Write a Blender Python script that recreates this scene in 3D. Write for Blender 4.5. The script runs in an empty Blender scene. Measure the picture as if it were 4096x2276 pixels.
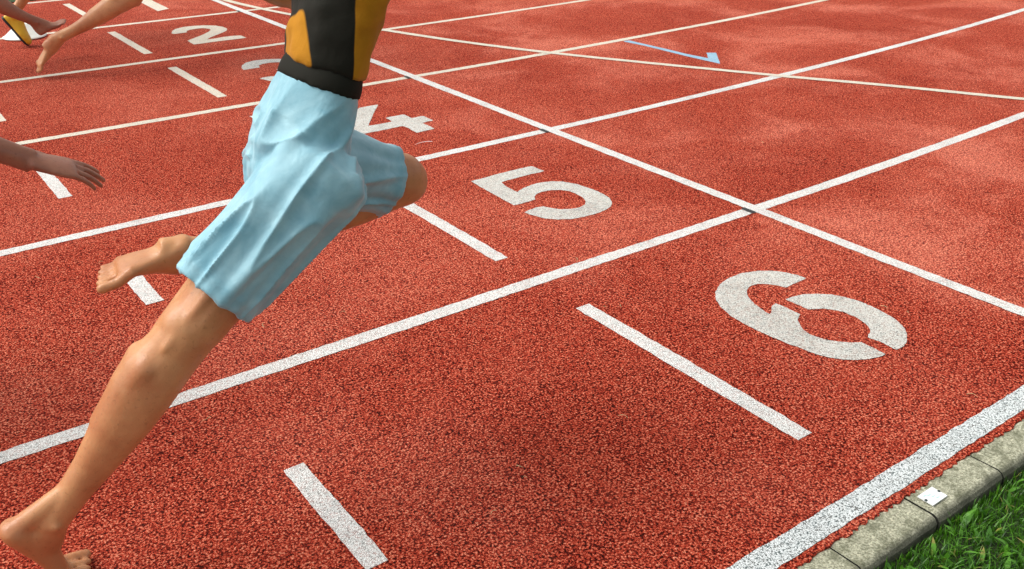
import bpy, math, random
import numpy as np
from mathutils import Vector, Matrix
R = math.radians
random.seed(7); rng = np.random.default_rng(7)
sc = bpy.context.scene
col = sc.collection

# ------------------------------------------------------------------ camera, sky, sun, exposure
cam_d = bpy.data.cameras.new('camera'); cam = bpy.data.objects.new('camera', cam_d); col.objects.link(cam)
cam.location = (-2.5985, -2.0429, 1.27862); cam.rotation_euler = (1.109061, 0.000509, -0.632549)
cam_d.sensor_width = 36; cam_d.lens = 3750.82/4096*36; cam_d.clip_start = .05; cam_d.clip_end = 3000
sc.camera = cam
SUN_EL, SUN_AZ = R(52), math.atan2(.62, -.78)      # direction towards the sun, angle from +x
w = bpy.data.worlds.new('World'); sc.world = w; w.use_nodes = True
wn = w.node_tree; wn.nodes.clear()
sky = wn.nodes.new('ShaderNodeTexSky'); sky.sky_type = 'NISHITA'; sky.sun_disc = False
sky.sun_elevation = SUN_EL; sky.sun_rotation = math.pi/2 - SUN_AZ; sky.air_density = 1.0; sky.dust_density = 4.0; sky.ozone_density = .6
bg = wn.nodes.new('ShaderNodeBackground'); bg.inputs[1].default_value = .125
wo = wn.nodes.new('ShaderNodeOutputWorld')
hs = wn.nodes.new('ShaderNodeHueSaturation'); hs.inputs['Saturation'].default_value = .12
wn.links.new(sky.outputs[0], hs.inputs['Color']); wn.links.new(hs.outputs[0], bg.inputs[0]); wn.links.new(bg.outputs[0], wo.inputs[0])
sd = bpy.data.lights.new('sun', 'SUN'); sd.energy = 1.5; sd.angle = R(50); sd.color = (1, .94, .84)
sun = bpy.data.objects.new('sun', sd); col.objects.link(sun)
dirv = Vector((math.cos(SUN_AZ)*math.cos(SUN_EL), math.sin(SUN_AZ)*math.cos(SUN_EL), math.sin(SUN_EL)))
sun.rotation_euler = dirv.to_track_quat('Z', 'Y').to_euler()
sc.view_settings.view_transform = 'Standard'; sc.view_settings.look = 'None'; sc.view_settings.gamma = 1
sc.view_settings.exposure = .58

# ------------------------------------------------------------------ helpers
def link(o, parent=None):
    col.objects.link(o)
    if parent: o.parent = parent
    return o
def mesh_obj(name, verts, faces, mats, parent=None, smooth=False, fmat=None):
    me = bpy.data.meshes.new(name)
    me.from_pydata([tuple(v) for v in verts], [], [tuple(f) for f in faces]); me.update()
    if not isinstance(mats, (list, tuple)): mats = [mats]
    for m in mats: me.materials.append(m)
    if fmat is not None: me.polygons.foreach_set('material_index', list(fmat))
    if smooth: me.polygons.foreach_set('use_smooth', [True]*len(me.polygons))
    return link(bpy.data.objects.new(name, me), parent)
def tag(o, label=None, cat=None, group=None, kind=None):
    if label: o['label'] = label
    if cat: o['category'] = cat
    if group: o['group'] = group
    if kind: o['kind'] = kind
    return o
def empty(name, loc=(0, 0, 0)):
    o = bpy.data.objects.new(name, None); col.objects.link(o); o.location = loc; o.empty_display_size = .1
    return o

LW, YC = 1.22, 42.6       # lane width; centre of the bend lies at (0, YC), the bend starts at the finish line
def P(s, y):
    """track coordinates: s metres along lane (0 = finish line), y across -> world x, y"""
    if s <= 0: return (s, y)
    r = YC - y; a = s/YC
    return (r*math.sin(a), YC - r*math.cos(a))

# ------------------------------------------------------------------ materials
class NT:
    def __init__(s, name):
        s.m = bpy.data.materials.new(name); s.m.use_nodes = True; s.t = s.m.node_tree; s.t.nodes.clear()
        s.out = s.n('ShaderNodeOutputMaterial'); s.b = s.n('ShaderNodeBsdfPrincipled'); s.l(s.b.outputs[0], s.out.inputs[0])
        s.co = s.n('ShaderNodeTexCoord').outputs['Object']
    def n(s, t, **k):
        x = s.t.nodes.new(t)
        for a, v in k.items(): setattr(x, a, v)
        return x
    def l(s, a, b): s.t.links.new(a, b)
    def noise(s, scale, detail=2, rough=.5, co=None, dist=0):
        x = s.n('ShaderNodeTexNoise'); x.inputs['Scale'].default_value = scale; x.inputs['Detail'].default_value = detail
        x.inputs['Roughness'].default_value = rough; x.inputs['Distortion'].default_value = dist
        s.l(co or s.co, x.inputs['Vector']); return x.outputs['Fac']
    def vor(s, scale, out='Distance', feature='F1', co=None, rand=1):
        x = s.n('ShaderNodeTexVoronoi'); x.feature = feature; x.inputs['Scale'].default_value = scale; x.inputs['Randomness'].default_value = rand
        s.l(co or s.co, x.inputs['Vector']); return x.outputs[out]
    def map(s, v, a, b, c=0, d=1, smooth=False):
        x = s.n('ShaderNodeMapRange'); x.inputs[1].default_value = a; x.inputs[2].default_value = b; x.inputs[3].default_value = c; x.inputs[4].default_value = d
        if smooth: x.interpolation_type = 'SMOOTHSTEP'
        s.l(v, x.inputs[0]); return x.outputs[0]
    def math(s, op, a, b=None):
        x = s.n('ShaderNodeMath', operation=op)
        for i, v in enumerate((a, b)):
            if v is None: continue
            if isinstance(v, (int, float)): x.inputs[i].default_value = v
            else: s.l(v, x.inputs[i])
        return x.outputs[0]
    def mix(s, f, a, b, bt='MIX'):
        x = s.n('ShaderNodeMix', data_type='RGBA', blend_type=bt)
        for i, v in ((0, f), (6, a), (7, b)):
            if isinstance(v, (int, float)): x.inputs[i].default_value = v
            elif isinstance(v, tuple): x.inputs[i].default_value = v+(1,)
            else: s.l(v, x.inputs[i])
        return x.outputs[2]
    def ramp(s, v, stops):
        x = s.n('ShaderNodeValToRGB'); e = x.color_ramp.elements
        while len(e) < len(stops): e.new(.5)
        for k, (p, c) in zip(e, stops): k.position = p; k.color = c+(1,)
        s.l(v, x.inputs[0]); return x.outputs[0]
    def bump(s, h, strength=1, dist=.003):
        x = s.n('ShaderNodeBump'); x.inputs['Strength'].default_value = strength; x.inputs['Distance'].default_value = dist
        s.l(h, x.inputs['Height']); s.l(x.outputs[0], s.b.inputs['Normal'])
    def base(s, c):
        if isinstance(c, tuple): s.b.inputs['Base Color'].default_value = c+(1,)
        else: s.l(c, s.b.inputs['Base Color'])
    def set(s, **k):
        for a, v in k.items():
            i = s.b.inputs[a.replace('_', ' ')]
            if isinstance(v, (int, float, tuple)): i.default_value = v
            else: s.l(v, i)

def granule(n, q=1):
    """the crumb height of the poured rubber surface: same field for track and paint"""
    g1 = n.vor(180*q, 'Distance'); g2 = n.noise(205*q, 3, .65)
    h = n.math('SUBTRACT', g2, n.math('MULTIPLY', g1, .30))
    return h
def track_mat():
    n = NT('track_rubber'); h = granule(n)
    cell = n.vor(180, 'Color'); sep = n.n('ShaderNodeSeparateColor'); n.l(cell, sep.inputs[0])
    sx = n.n('ShaderNodeSeparateXYZ'); n.l(n.co, sx.inputs[0])
    zone = n.map(sx.outputs[0], -1.2, .6, .35, 1, True)          # dust dries past the finish line
    dust = n.math('MULTIPLY', n.map(n.noise(1.25, 5, .62, dist=.4), .41, .70, 0, 1, True), zone)
    worn = n.map(n.noise(.9, 4, .6), .38, .6, 1, 0)
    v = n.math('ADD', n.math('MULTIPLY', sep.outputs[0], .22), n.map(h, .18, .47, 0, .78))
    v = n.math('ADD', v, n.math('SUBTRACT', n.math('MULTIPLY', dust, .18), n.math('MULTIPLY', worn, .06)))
    fine = n.ramp(v, [(0.05, (.020, .003, .002)), (.27, (.098, .008, .005)), (.49, (.385, .033, .016)), (.72, (.67, .100, .050)), (.97, (.97, .36, .22))])  # mixed crumb colours; pit shade between crumbs is put into the dark stops
    scuff = n.noise(7, 4, .6)
    c = n.mix(n.math('MULTIPLY', dust, .10), fine, (.85, .44, .37))
    c = n.mix(n.map(scuff, .45, .75, 0, .16), c, (.55, .09, .05))
    n.base(c); n.set(Roughness=.95, Specular_IOR_Level=.08)
    n.bump(h, 1.0, .010)
    return n.m
def paint_mat(name, colr, wear=.5, tint=(.42, .06, .04), cover=.20, deepf=.5):
    n = NT(name); h = granule(n, 1.35)
    pit = n.noise(260, 3, .75); area = n.noise(4.5, 3, .6)
    thr = n.math('ADD', pit, n.math('MULTIPLY', n.math('SUBTRACT', area, .5), wear*.5))
    bare = n.map(thr, .57+cover*.2, .63+cover*.2, 0, 1)
    deep = n.map(h, .24, .34, 1, 0)
    f = n.math('MAXIMUM', n.math('MULTIPLY', bare, .75), n.math('MULTIPLY', deep, deepf))
    dirt = n.noise(9, 4, .6)
    wc = n.mix(n.map(dirt, .4, .75, 0, .35), colr, tuple(x*.78 for x in colr))
    cc = n.mix(n.map(n.noise(60, 1), .42, .62), tint, (.10, .10, .09))
    n.base(n.mix(f, wc, cc)); n.set(Roughness=.6)
    n.bump(h, .8, .006)
    return n.m
M = {}
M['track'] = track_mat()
M['white'] = paint_mat('white_line_paint', (.82, .83, .80), .7, (.34, .13, .10), cover=.0, deepf=.62)
M['outer_white'] = paint_mat('worn_white_line_paint', (.80, .85, .85), .3, (.05, .08, .08), cover=.0, deepf=.95)
M['cream'] = paint_mat('cream_line_paint', (.76, .71, .58), .25, cover=.35)
M['digit'] = paint_mat('grey_white_numeral_paint', (.70, .70, .65), .7, (.26, .14, .10), cover=-.05, deepf=.8)
M['blue'] = paint_mat('blue_line_paint', (.33, .55, .72), .4, (.10, .14, .22), cover=.15)
def plain(name, c, rough=.6, **k):
    n = NT(name); n.base(c); n.set(Roughness=rough, **k); return n.m
M['black'] = plain('black_mark_paint', (.03, .028, .028), .7)

def concrete():
    n = NT('mossy_concrete')
    g = n.noise(210, 4, .8); m = n.noise(22, 4, .65); b = n.noise(6, 3, .6)
    c = n.ramp(g, [(.25, (.05, .055, .035)), (.46, (.38, .38, .26)), (.60, (.80, .79, .60))])
    c = n.mix(n.map(m, .47, .62, 0, .6), c, (.10, .11, .05))
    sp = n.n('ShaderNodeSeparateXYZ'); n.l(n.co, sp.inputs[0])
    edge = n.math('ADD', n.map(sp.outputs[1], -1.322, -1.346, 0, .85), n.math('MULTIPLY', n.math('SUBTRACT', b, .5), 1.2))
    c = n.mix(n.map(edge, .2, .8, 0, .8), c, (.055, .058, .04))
    n.base(c); n.set(Roughness=.9); n.bump(g, 1, .006); return n.m
M['concrete'] = concrete()
M['gap_shade'] = plain('joint_gap_shade', (.012, .012, .008), 1.0)  # near-black for the stone end faces: shade of the joint gaps as colour
def soil():
    n = NT('soil_and_turf'); g = n.noise(60, 4, .7); b = n.noise(3, 3)
    c = n.ramp(g, [(.3, (.012, .012, .007)), (.55, (.03, .045, .012)), (.75, (.05, .11, .02))])
    n.base(n.mix(n.map(b, .4, .7, 0, .5), c, (.05, .13, .025))); n.set(Roughness=1.0); n.bump(g, 1, .02); return n.m
M['soil'] = soil()
def leaf(name, a, b, tr=.25):
    n = NT(name); oi = n.n('ShaderNodeNewGeometry')
    g = n.math('ADD', n.math('MULTIPLY', oi.outputs['Random Per Island'], .8), n.math('MULTIPLY', n.noise(40, 2), .3))
    n.base(n.ramp(g, [(.1, a), (.75, b), (.93, b), (.96, (.30, .27, .07))])); n.set(Roughness=.42)
    t = n.n('ShaderNodeBsdfTranslucent'); t.inputs[0].default_value = b+(1,)
    mx = n.n('ShaderNodeMixShader'); mx.inputs[0].default_value = tr
    n.l(n.b.outputs[0], mx.inputs[1]); n.l(t.outputs[0], mx.inputs[2]); n.l(mx.outputs[0], n.out.inputs[0])
    return n.m
M['grass'] = leaf('grass_blade', (.005, .030, .002), (.085, .26, .010))
M['weed'] = leaf('weed_leaf', (.018, .085, .006), (.11, .31, .025))
M['straw'] = plain('dry_straw', (.62, .50, .26), .6)
def skin(name, c, red):
    n = NT(name); a = n.noise(9, 4, .6); f = n.noise(260, 2, .6)
    fr = n.noise(120, 2, .7); n.base(n.mix(n.map(fr, .60, .72, 0, .35), n.mix(n.map(a, .38, .62, 0, .85), c, red), tuple(x*.5 for x in red))); n.set(Roughness=n.map(f, .3, .7, .38, .58), Coat_Weight=.12, Subsurface_Weight=.12, Subsurface_Scale=.01)
    n.b.inputs['Subsurface Radius'].default_value = (1, .35, .2)
    n.bump(n.math('ADD', f, n.noise(60, 3, .6)), .25, .0012); return n.m
M['skin'] = skin('tan_skin', (.58, .28, .12), (.44, .165, .065))
M['skin_deep'] = skin('deep_tan_skin', (.38, .17, .10), (.26, .10, .06))
def cloth(name, c, c2, rough=.75, weave=900):
    n = NT(name); a = n.noise(14, 4, .6, dist=.6); wv = n.noise(weave, 1)
    n.base(n.mix(n.map(a, .35, .7), c, c2)); n.set(Roughness=rough, Sheen_Weight=.25)
    n.bump(n.math('ADD', n.math('MULTIPLY', wv, .08), n.noise(26, 4, .55, dist=.8)), .35, .006); return n.m
M['sky_cloth'] = cloth('light_blue_shorts_fabric', (.19, .43, .53), (.34, .60, .69), .6)
M['amber_cloth'] = cloth('amber_singlet_fabric', (.56, .27, .015), (.66, .34, .03), .7)
M['dark_cloth'] = plain('black_fabric', (.012, .012, .008), .8, Specular_IOR_Level=.2)
M['navy_cloth'] = cloth('dark_shorts_fabric', (.03, .03, .05), (.05, .05, .08))
M['white_cloth'] = cloth('white_singlet_fabric', (.70, .70, .70), (.62, .62, .64))
M['hair'] = plain('dark_hair', (.012, .009, .008), .45)
M['eye'] = plain('eye_white', (.75, .73, .70), .25)
M['shoe_yellow'] = cloth('yellow_shoe_mesh', (.75, .50, .015), (.68, .38, .01), .5)
M['rubber'] = plain('black_shoe_sole', (.02, .02, .022), .6)
M['plastic'] = NT('white_plastic_disc').m
n_ = NT('matte_white_plastic'); n_.base(n_.mix(n_.map(n_.noise(30, 4, .6), .5, .8, 0, .4), (.80, .84, .79), (.60, .62, .52))); n_.set(Roughness=.4); M['plastic'] = n_.m
n_ = NT('white_enamel_plate'); n_.base(n_.mix(n_.map(n_.noise(90, 3, .6), .5, .8, 0, .25), (.86, .89, .90), (.62, .70, .70))); n_.set(Roughness=.35); M['plate'] = n_.m
M['teal'] = plain('faded_teal_print', (.36, .62, .58), .5)
M['rivet'] = plain('dull_rivet_metal', (.06, .08, .08), .5, Metallic=.6)

def panel_cloth():
    n = NT('amber_singlet_with_black_side_panel'); a = n.noise(14, 4, .6, dist=.6)
    sp = n.n('ShaderNodeSeparateXYZ'); n.l(n.co, sp.inputs[0])
    d = n.math('SUBTRACT', sp.outputs[0], n.math('ADD', n.math('MULTIPLY', sp.outputs[2], 0.1238), -2.0190))
    f = n.math('SUBTRACT', n.math('ABSOLUTE', n.math('ADD', d, n.math('MULTIPLY', n.noise(5, 1), .01))), .030)
    n.base(n.mix(n.map(f, -.001, .001, 0, 1), (.010, .010, .006), n.mix(n.map(a, .35, .7), (.40, .17, .006), (.52, .23, .010)))); n.set(Roughness=.8, Sheen_Weight=.05, Specular_IOR_Level=.2)
    n.bump(n.math('ADD', n.math('MULTIPLY', n.noise(900, 1), .08), n.noise(26, 4, .55, dist=.8)), .3, .006); return n.m
M['panel'] = panel_cloth()

# ------------------------------------------------------------------ ground, track, grass bed
def sheet(name, s0, s1, ya, yb, z, mat, step=.4, skirt=0, ja=0, jb=0, fine=None):
    """strip between ya and yb along the track"""
    ss = []
    s = s0
    while s < s1 - 1e-6:
        ss.append(s); s += (fine if fine and -3 < s < 1.5 else step)
    ss.append(s1)
    v, f = [], []
    for i, s in enumerate(ss):
        j1 = random.uniform(-ja, ja); j2 = random.uniform(-jb, jb)
        a = P(s, ya+j1); b = P(s, yb+j2)
        v += [(a[0], a[1], z), (b[0], b[1], z)]
        if i: k = 2*i; f.append((k-2, k, k+1, k-1))
    if skirt:
        m = len(v)
        for i in range(len(ss)): v.append((v[2*i][0], v[2*i][1], z-skirt))
        for i in range(1, len(ss)): f.append((2*i-2, m+i-1, m+i, 2*i))
    return mesh_obj(name, v, f, mat)
g = 900
tag(mesh_obj('ground', [(-g, -g, -.036), (g, -g, -.036), (g, g, -.036), (-g, g, -.036)], [(0, 1, 2, 3)], M['soil']), kind='structure')
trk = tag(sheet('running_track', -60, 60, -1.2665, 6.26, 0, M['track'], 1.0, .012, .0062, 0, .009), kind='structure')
tag(sheet('infield', -60, 60, 6.30, 22, .0, M['soil'], 1.0), kind='structure')

# ------------------------------------------------------------------ painted lines
def ribbon(name, pts, width, z, mat, seg=.02, jit=.0016, label=None, cat='track line', group=None, rough_to=3.5):
    """painted stripe along a polyline, with edges as rough as the crumbs under it"""
    pts = [Vector(p) for p in pts]
    v, f = [], []
    out = []
    for a, b in zip(pts, pts[1:]):
        L = (b-a).length; near = (a-Vector((-1, 1))).length < 9
        n = max(1, int(L/(seg if near else .5)))
        for i in range(n): out.append(a.lerp(b, i/n))
    out.append(pts[-1])
    ph = [random.random()*6 for _ in range(4)]; acc = 0
    for i, p in enumerate(out):
        t = (out[min(i+1, len(out)-1)] - out[max(i-1, 0)]).normalized(); nn = Vector((-t.y, t.x))
        if i: acc += (p-out[i-1]).length
        w1 = width/2 + random.uniform(-jit, jit)*1.3 + .0011*math.sin(acc*2.3+ph[0]) + .0009*math.sin(acc*7.1+ph[1])
        w2 = width/2 + random.uniform(-jit, jit) + .0011*math.sin(acc*3.1+ph[2]) + .0009*math.sin(acc*6.3+ph[3])
        a = p + nn*w1; b = p - nn*w2
        v += [(a.x, a.y, z), (b.x, b.y, z)]
        if i: k = 2*i; f.append((k-2, k-1, k+1, k))
    o = mesh_obj(name, v, f, mat); tag(o, label, cat, group); return o
def track_pts(y, s0, s1, step=.25):
    n = int((s1-s0)/step); return [P(s0+(s1-s0)*i/n, y) for i in range(n+1)]
G_L = 'white lane lines running along the track'
lines = [(0, 'long white lane line between lanes five and six, nearest but one', 'white'),
         (1, 'white lane line between the lanes numbered four and five', 'white'),
         (2, 'white lane line between the lanes numbered three and four', 'cream'),
         (3, 'thin cream lane line between the lanes numbered two and three', 'cream'),
         (4, 'thin cream lane line beyond the two, passing the white marker disc', 'cream')]
for k, lab, m in lines:
    ribbon('lane_line', track_pts(k*LW - (.012 if k else -.004), -14, 22), .05, .0012, M[m], label=lab, group=G_L)
ribbon('lane_line', track_pts(-LW, -14, 22), .056, .0012, M['outer_white'], label='speckled white outer edge line beside the concrete kerb', group=G_L)
ribbon('lane_line', track_pts(6.17, -14, 22), .05, .0012, M['cream'], label='farthest white line at the inner edge of the track', group=G_L)
ribbon('finish_line', [(0, -1.195), (0, 6.14)], .05, .0022, M['white'], label='straight white finish line crossing every lane in front of the numerals', cat='finish line')
cur = [(3.1, -1.25), (2.62, -.42), (2.256, .192), (1.93, .77), (1.618, 1.275), (1.296, 1.84), (.968, 2.445), (.70, 3.05), (.495, 3.638), (.299, 4.231), (.15, 4.85), (.07, 5.35), (.02, 6.1)]
def catmull(pts, n=8):
    out = []; q = [Vector(p) for p in pts]; q = [q[0]*2-q[1]] + q + [q[-1]*2-q[-2]]
    for i in range(1, len(q)-2):
        for j in range(n):
            t = j/n; a, b, c, d = q[i-1], q[i], q[i+1], q[i+2]
            out.append(.5*((2*b)+(c-a)*t+(2*a-5*b+4*c-d)*t*t+(3*b-a-3*c+d)*t*t*t))
    out.append(q[-2]); return out
ribbon('curved_start_line', catmull(cur), .05, .0032, M['cream'], label='curved cream line sweeping diagonally across the lanes beyond the finish line', cat='start line')
for k in range(5):
    yy = k*LW-(.012 if k else -.004)
    o = mesh_obj('finish_mark', [(-.046, yy-.027, .0042), (-.0255, yy-.027, .0042), (-.0255, yy+.027, .0042), (-.046, yy+.027, .0042)], [(0, 1, 2, 3)], M['black'])
    tag(o, ['nearest small black mark where a lane line meets the finish line', 'small black finish mark between the lanes four and five',
            'small black finish mark between the lanes three and four', 'small black finish mark on the line beyond the painted three', 'farthest small black mark on the finish line'][k],
        'timing mark', 'small black marks on the finish line')
G_D = 'short white cross dashes behind the lane numerals'
dash = [(-1.0, -.207, -1.006, 'long white dash behind the big six, in the nearest lane'),
        (-1.0, 1.02, .195, 'long white dash behind the five'),
        (-1.0, 2.23, 1.415, 'white dash behind the four, mostly hidden by the blue shorts'),
        (-1.0, 3.435, 2.645, 'long cream dash behind the three'),
        (-1.0, 4.665, 3.865, 'long cream dash behind the two'),
        (-.98, 5.96, 5.17, 'farthest white dash, in the lane beyond the marker disc'),
        (-2.0, -.412, -.79, 'short thick white dash at the bottom edge of the picture'),
        (-2.0, .80, .555, 'short white dash beside the nearest runner\'s bare knee'),
        (-2.0, 2.01, 1.617, 'short white dash below the outstretched forearm at the left'),
        (-2.0, 3.23, 2.84, 'short dash cut by the left edge of the picture')]
for x, ya, yb, lab in dash:
    ribbon('cross_dash', [(x, ya), (x, yb)], .05, .0012, M['cream' if ya > 2.4 else 'white'], label=lab, cat='track dash', group=G_D)

DIG = {
    'six_a': [(-0.321,-0.4771),(-0.3251,-0.4442),(-0.3383,-0.4127),(-0.3632,-0.3797),(-0.3975,-0.3545),(-0.4502,-0.3342),(-0.5116,-0.3336),(-0.5694,-0.3474),(-0.6212,-0.3776),(-0.6554,-0.413),(-0.6796,-0.4538),(-0.6953,-0.5043),(-0.7012,-0.555),(-0.701,-0.6039),(-0.6977,-0.6489),(-0.6916,-0.7043),(-0.6827,-0.7469),(-0.6768,-0.7865),(-0.6624,-0.8188),(-0.6395,-0.8485),(-0.612,-0.8705),(-0.5848,-0.8844),(-0.5556,-0.893),(-0.5268,-0.8967),(-0.5247,-0.8718),(-0.5235,-0.8458),(-0.5246,-0.8296),(-0.5238,-0.8184),(-0.5479,-0.8034),(-0.5679,-0.7832),(-0.589,-0.7548),(-0.5987,-0.7264),(-0.6012,-0.7057),(-0.5945,-0.682),(-0.5782,-0.6552),(-0.5602,-0.6338),(-0.5406,-0.623),(-0.5284,-0.6167),(-0.528,-0.5913),(-0.5265,-0.5558),(-0.5305,-0.5316),(-0.5536,-0.5358),(-0.5779,-0.5546),(-0.5981,-0.5655),(-0.5942,-0.5375),(-0.5835,-0.498),(-0.5694,-0.4652),(-0.5485,-0.4365),(-0.5259,-0.4194),(-0.4998,-0.4101),(-0.4745,-0.4148),(-0.4511,-0.432),(-0.4362,-0.451),(-0.4229,-0.4815),(-0.3891,-0.4798),(-0.35,-0.4794)],
    'six_b': [(-0.4871,-0.5311),(-0.4551,-0.5328),(-0.4215,-0.541),(-0.3837,-0.561),(-0.3529,-0.5913),(-0.3331,-0.6247),(-0.3216,-0.6635),(-0.3192,-0.708),(-0.3242,-0.7564),(-0.3353,-0.799),(-0.3556,-0.8382),(-0.3859,-0.8685),(-0.421,-0.8893),(-0.4499,-0.8999),(-0.4745,-0.8998),(-0.4835,-0.8976),(-0.4823,-0.8761),(-0.4802,-0.8412),(-0.4854,-0.8235),(-0.4864,-0.8135),(-0.4718,-0.8055),(-0.4522,-0.7961),(-0.4317,-0.7774),(-0.4201,-0.7516),(-0.4145,-0.7207),(-0.415,-0.6846),(-0.4284,-0.6572),(-0.4467,-0.6333),(-0.4717,-0.6191),(-0.4864,-0.6114),(-0.4848,-0.5811)],
    'five': [(-0.3728,0.859),(-0.3706,0.8307),(-0.3681,0.7798),(-0.399,0.7783),(-0.43,0.784),(-0.4904,0.781),(-0.5474,0.7813),(-0.585,0.7761),(-0.593,0.7416),(-0.5975,0.6972),(-0.5983,0.651),(-0.5762,0.6659),(-0.5465,0.6756),(-0.5053,0.6852),(-0.4601,0.6843),(-0.4189,0.6704),(-0.3825,0.6354),(-0.3589,0.5856),(-0.348,0.5217),(-0.345,0.4571),(-0.3567,0.3974),(-0.3804,0.3557),(-0.4083,0.3328),(-0.4449,0.317),(-0.5014,0.3098),(-0.553,0.3135),(-0.5991,0.323),(-0.6425,0.3482),(-0.6739,0.382),(-0.6873,0.4189),(-0.6961,0.4487),(-0.6989,0.4729),(-0.6716,0.4809),(-0.6359,0.4857),(-0.6081,0.4797),(-0.5948,0.4484),(-0.5745,0.4194),(-0.5415,0.3994),(-0.5087,0.3923),(-0.4728,0.4018),(-0.4482,0.4276),(-0.4337,0.4616),(-0.4275,0.5101),(-0.433,0.5451),(-0.4502,0.5733),(-0.4842,0.5951),(-0.5194,0.6008),(-0.5524,0.5943),(-0.5763,0.5739),(-0.5914,0.5521),(-0.6141,0.5495),(-0.6527,0.5486),(-0.6888,0.5505),(-0.6875,0.5887),(-0.684,0.6682),(-0.6805,0.7504),(-0.6768,0.8113),(-0.6731,0.8572),(-0.6173,0.8576),(-0.5337,0.8636),(-0.452,0.8642)],
    'four': [(-0.4312,2.0441),(-0.4394,2.0293),(-0.5035,1.9465),(-0.5842,1.8354),(-0.6426,1.7529),(-0.6163,1.7481),(-0.5842,1.7463),(-0.5546,1.7467),(-0.5235,1.7459),(-0.5155,1.7774),(-0.5159,1.8155),(-0.4926,1.8213),(-0.4534,1.8194),(-0.4211,1.8189),(-0.4135,1.811),(-0.4158,1.7724),(-0.4171,1.7428),(-0.3938,1.7409),(-0.3627,1.7449),(-0.3513,1.7366),(-0.3535,1.6961),(-0.3537,1.6546),(-0.3621,1.6459),(-0.3823,1.6495),(-0.4157,1.6444),(-0.4173,1.609),(-0.4158,1.5789),(-0.4185,1.5344),(-0.4335,1.5312),(-0.4754,1.5304),(-0.5156,1.5252),(-0.5179,1.5408),(-0.514,1.5799),(-0.5116,1.6171),(-0.516,1.6562),(-0.5468,1.6573),(-0.587,1.6548),(-0.6255,1.6548),(-0.6636,1.6549),(-0.7013,1.6549),(-0.732,1.6569),(-0.7323,1.6846),(-0.7273,1.7297),(-0.7277,1.7832),(-0.6853,1.8428),(-0.633,1.9169),(-0.5773,1.9928),(-0.538,2.0443),(-0.4885,2.0489)],
    'three': [(-0.6835,3.1849),(-0.6624,3.2324),(-0.6196,3.2866),(-0.5628,3.3103),(-0.4955,3.3052),(-0.4304,3.2729),(-0.3742,3.2203),(-0.3439,3.1602),(-0.3397,3.1022),(-0.3487,3.0547),(-0.3689,3.0162),(-0.3916,2.9908),(-0.3759,2.9688),(-0.3648,2.9191),(-0.3742,2.8544),(-0.4128,2.7829),(-0.4689,2.727),(-0.5102,2.7097),(-0.5722,2.7084),(-0.6192,2.73),(-0.6575,2.7712),(-0.6818,2.8267),(-0.7003,2.8878),(-0.6664,2.9013),(-0.634,2.9007),(-0.6041,2.8845),(-0.5901,2.8509),(-0.5717,2.8181),(-0.5333,2.7936),(-0.4923,2.7925),(-0.4504,2.8106),(-0.4283,2.8439),(-0.4285,2.8843),(-0.4514,2.9173),(-0.4804,2.9468),(-0.5201,2.9618),(-0.5356,2.9935),(-0.5413,3.0285),(-0.5052,3.0432),(-0.469,3.0478),(-0.4483,3.0748),(-0.4336,3.1173),(-0.4391,3.1537),(-0.4596,3.1862),(-0.5033,3.2053),(-0.5479,3.2015),(-0.5846,3.1751),(-0.5949,3.1301),(-0.6241,3.1307),(-0.6595,3.1258),(-0.6943,3.1268)],
    'two': [(-0.6904,4.3779),(-0.6636,4.4493),(-0.6253,4.5039),(-0.5629,4.5369),(-0.4931,4.5389),(-0.4241,4.5118),(-0.364,4.4599),(-0.3384,4.3874),(-0.3356,4.3165),(-0.3454,4.2819),(-0.3678,4.2416),(-0.3965,4.2117),(-0.4345,4.1792),(-0.4843,4.1366),(-0.5332,4.0948),(-0.5721,4.0517),(-0.534,4.0475),(-0.462,4.0617),(-0.3948,4.0609),(-0.3467,4.0402),(-0.3449,3.9513),(-0.3894,3.9457),(-0.4544,3.9508),(-0.5357,3.9544),(-0.6185,3.9507),(-0.6887,3.9522),(-0.6888,4.0116),(-0.685,4.0878),(-0.6236,4.1422),(-0.5663,4.1873),(-0.5144,4.2382),(-0.4712,4.2871),(-0.4411,4.3317),(-0.4358,4.3695),(-0.4475,4.3991),(-0.4719,4.4275),(-0.5066,4.4268),(-0.5522,4.4188),(-0.5867,4.3927),(-0.5953,4.3481),(-0.6451,4.3445),(-0.6784,4.344),(-0.6904,4.3579)],
    'blue': [(1.5469,2.4102),(1.5683,2.4227),(1.6007,2.4141),(1.6067,2.2699),(1.6153,2.0979),(1.618,1.9271),(1.6372,1.7697),(1.739,1.877),(1.7859,1.8424),(1.6958,1.7453),(1.5903,1.6302),(1.5819,1.727),(1.573,1.8832),(1.5722,2.0792),(1.5685,2.256)],
}
def poly_mark(name, loops, z, mat, label, cat, group=None):
    from mathutils.geometry import tessellate_polygon
    v, f = [], []
    for lp in loops:
        pts = []
        for i, p in enumerate(lp):                      # chop edges and roughen them
            a = Vector(p); b = Vector(lp[(i+1) % len(lp)]); n = max(1, int((b-a).length/.010))
            for j in range(n):
                q = a.lerp(b, j/n)
                pts.append(Vector((q.x+random.uniform(-.0013, .0013), q.y+random.uniform(-.0013, .0013), z)))
        k = len(v); v += [tuple(p) for p in pts]
        for t in tessellate_polygon([pts]):
            a, b, c = (Vector(pts[i]) for i in t)
            t = t if (b-a).cross(c-a).z > 0 else t[::-1]
            f.append(tuple(i+k for i in t))
    o = mesh_obj(name, v, f, mat); return tag(o, label, cat, group)
G_N = 'painted lane numerals before the finish line'
poly_mark('lane_numeral', [DIG['six_a'], DIG['six_b']], .0016, M['digit'], 'large worn white six painted as a stencil in the nearest lane', 'lane number', G_N)
poly_mark('lane_numeral', [DIG['five']], .0016, M['digit'], 'white five painted just before the finish line', 'lane number', G_N)
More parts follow.
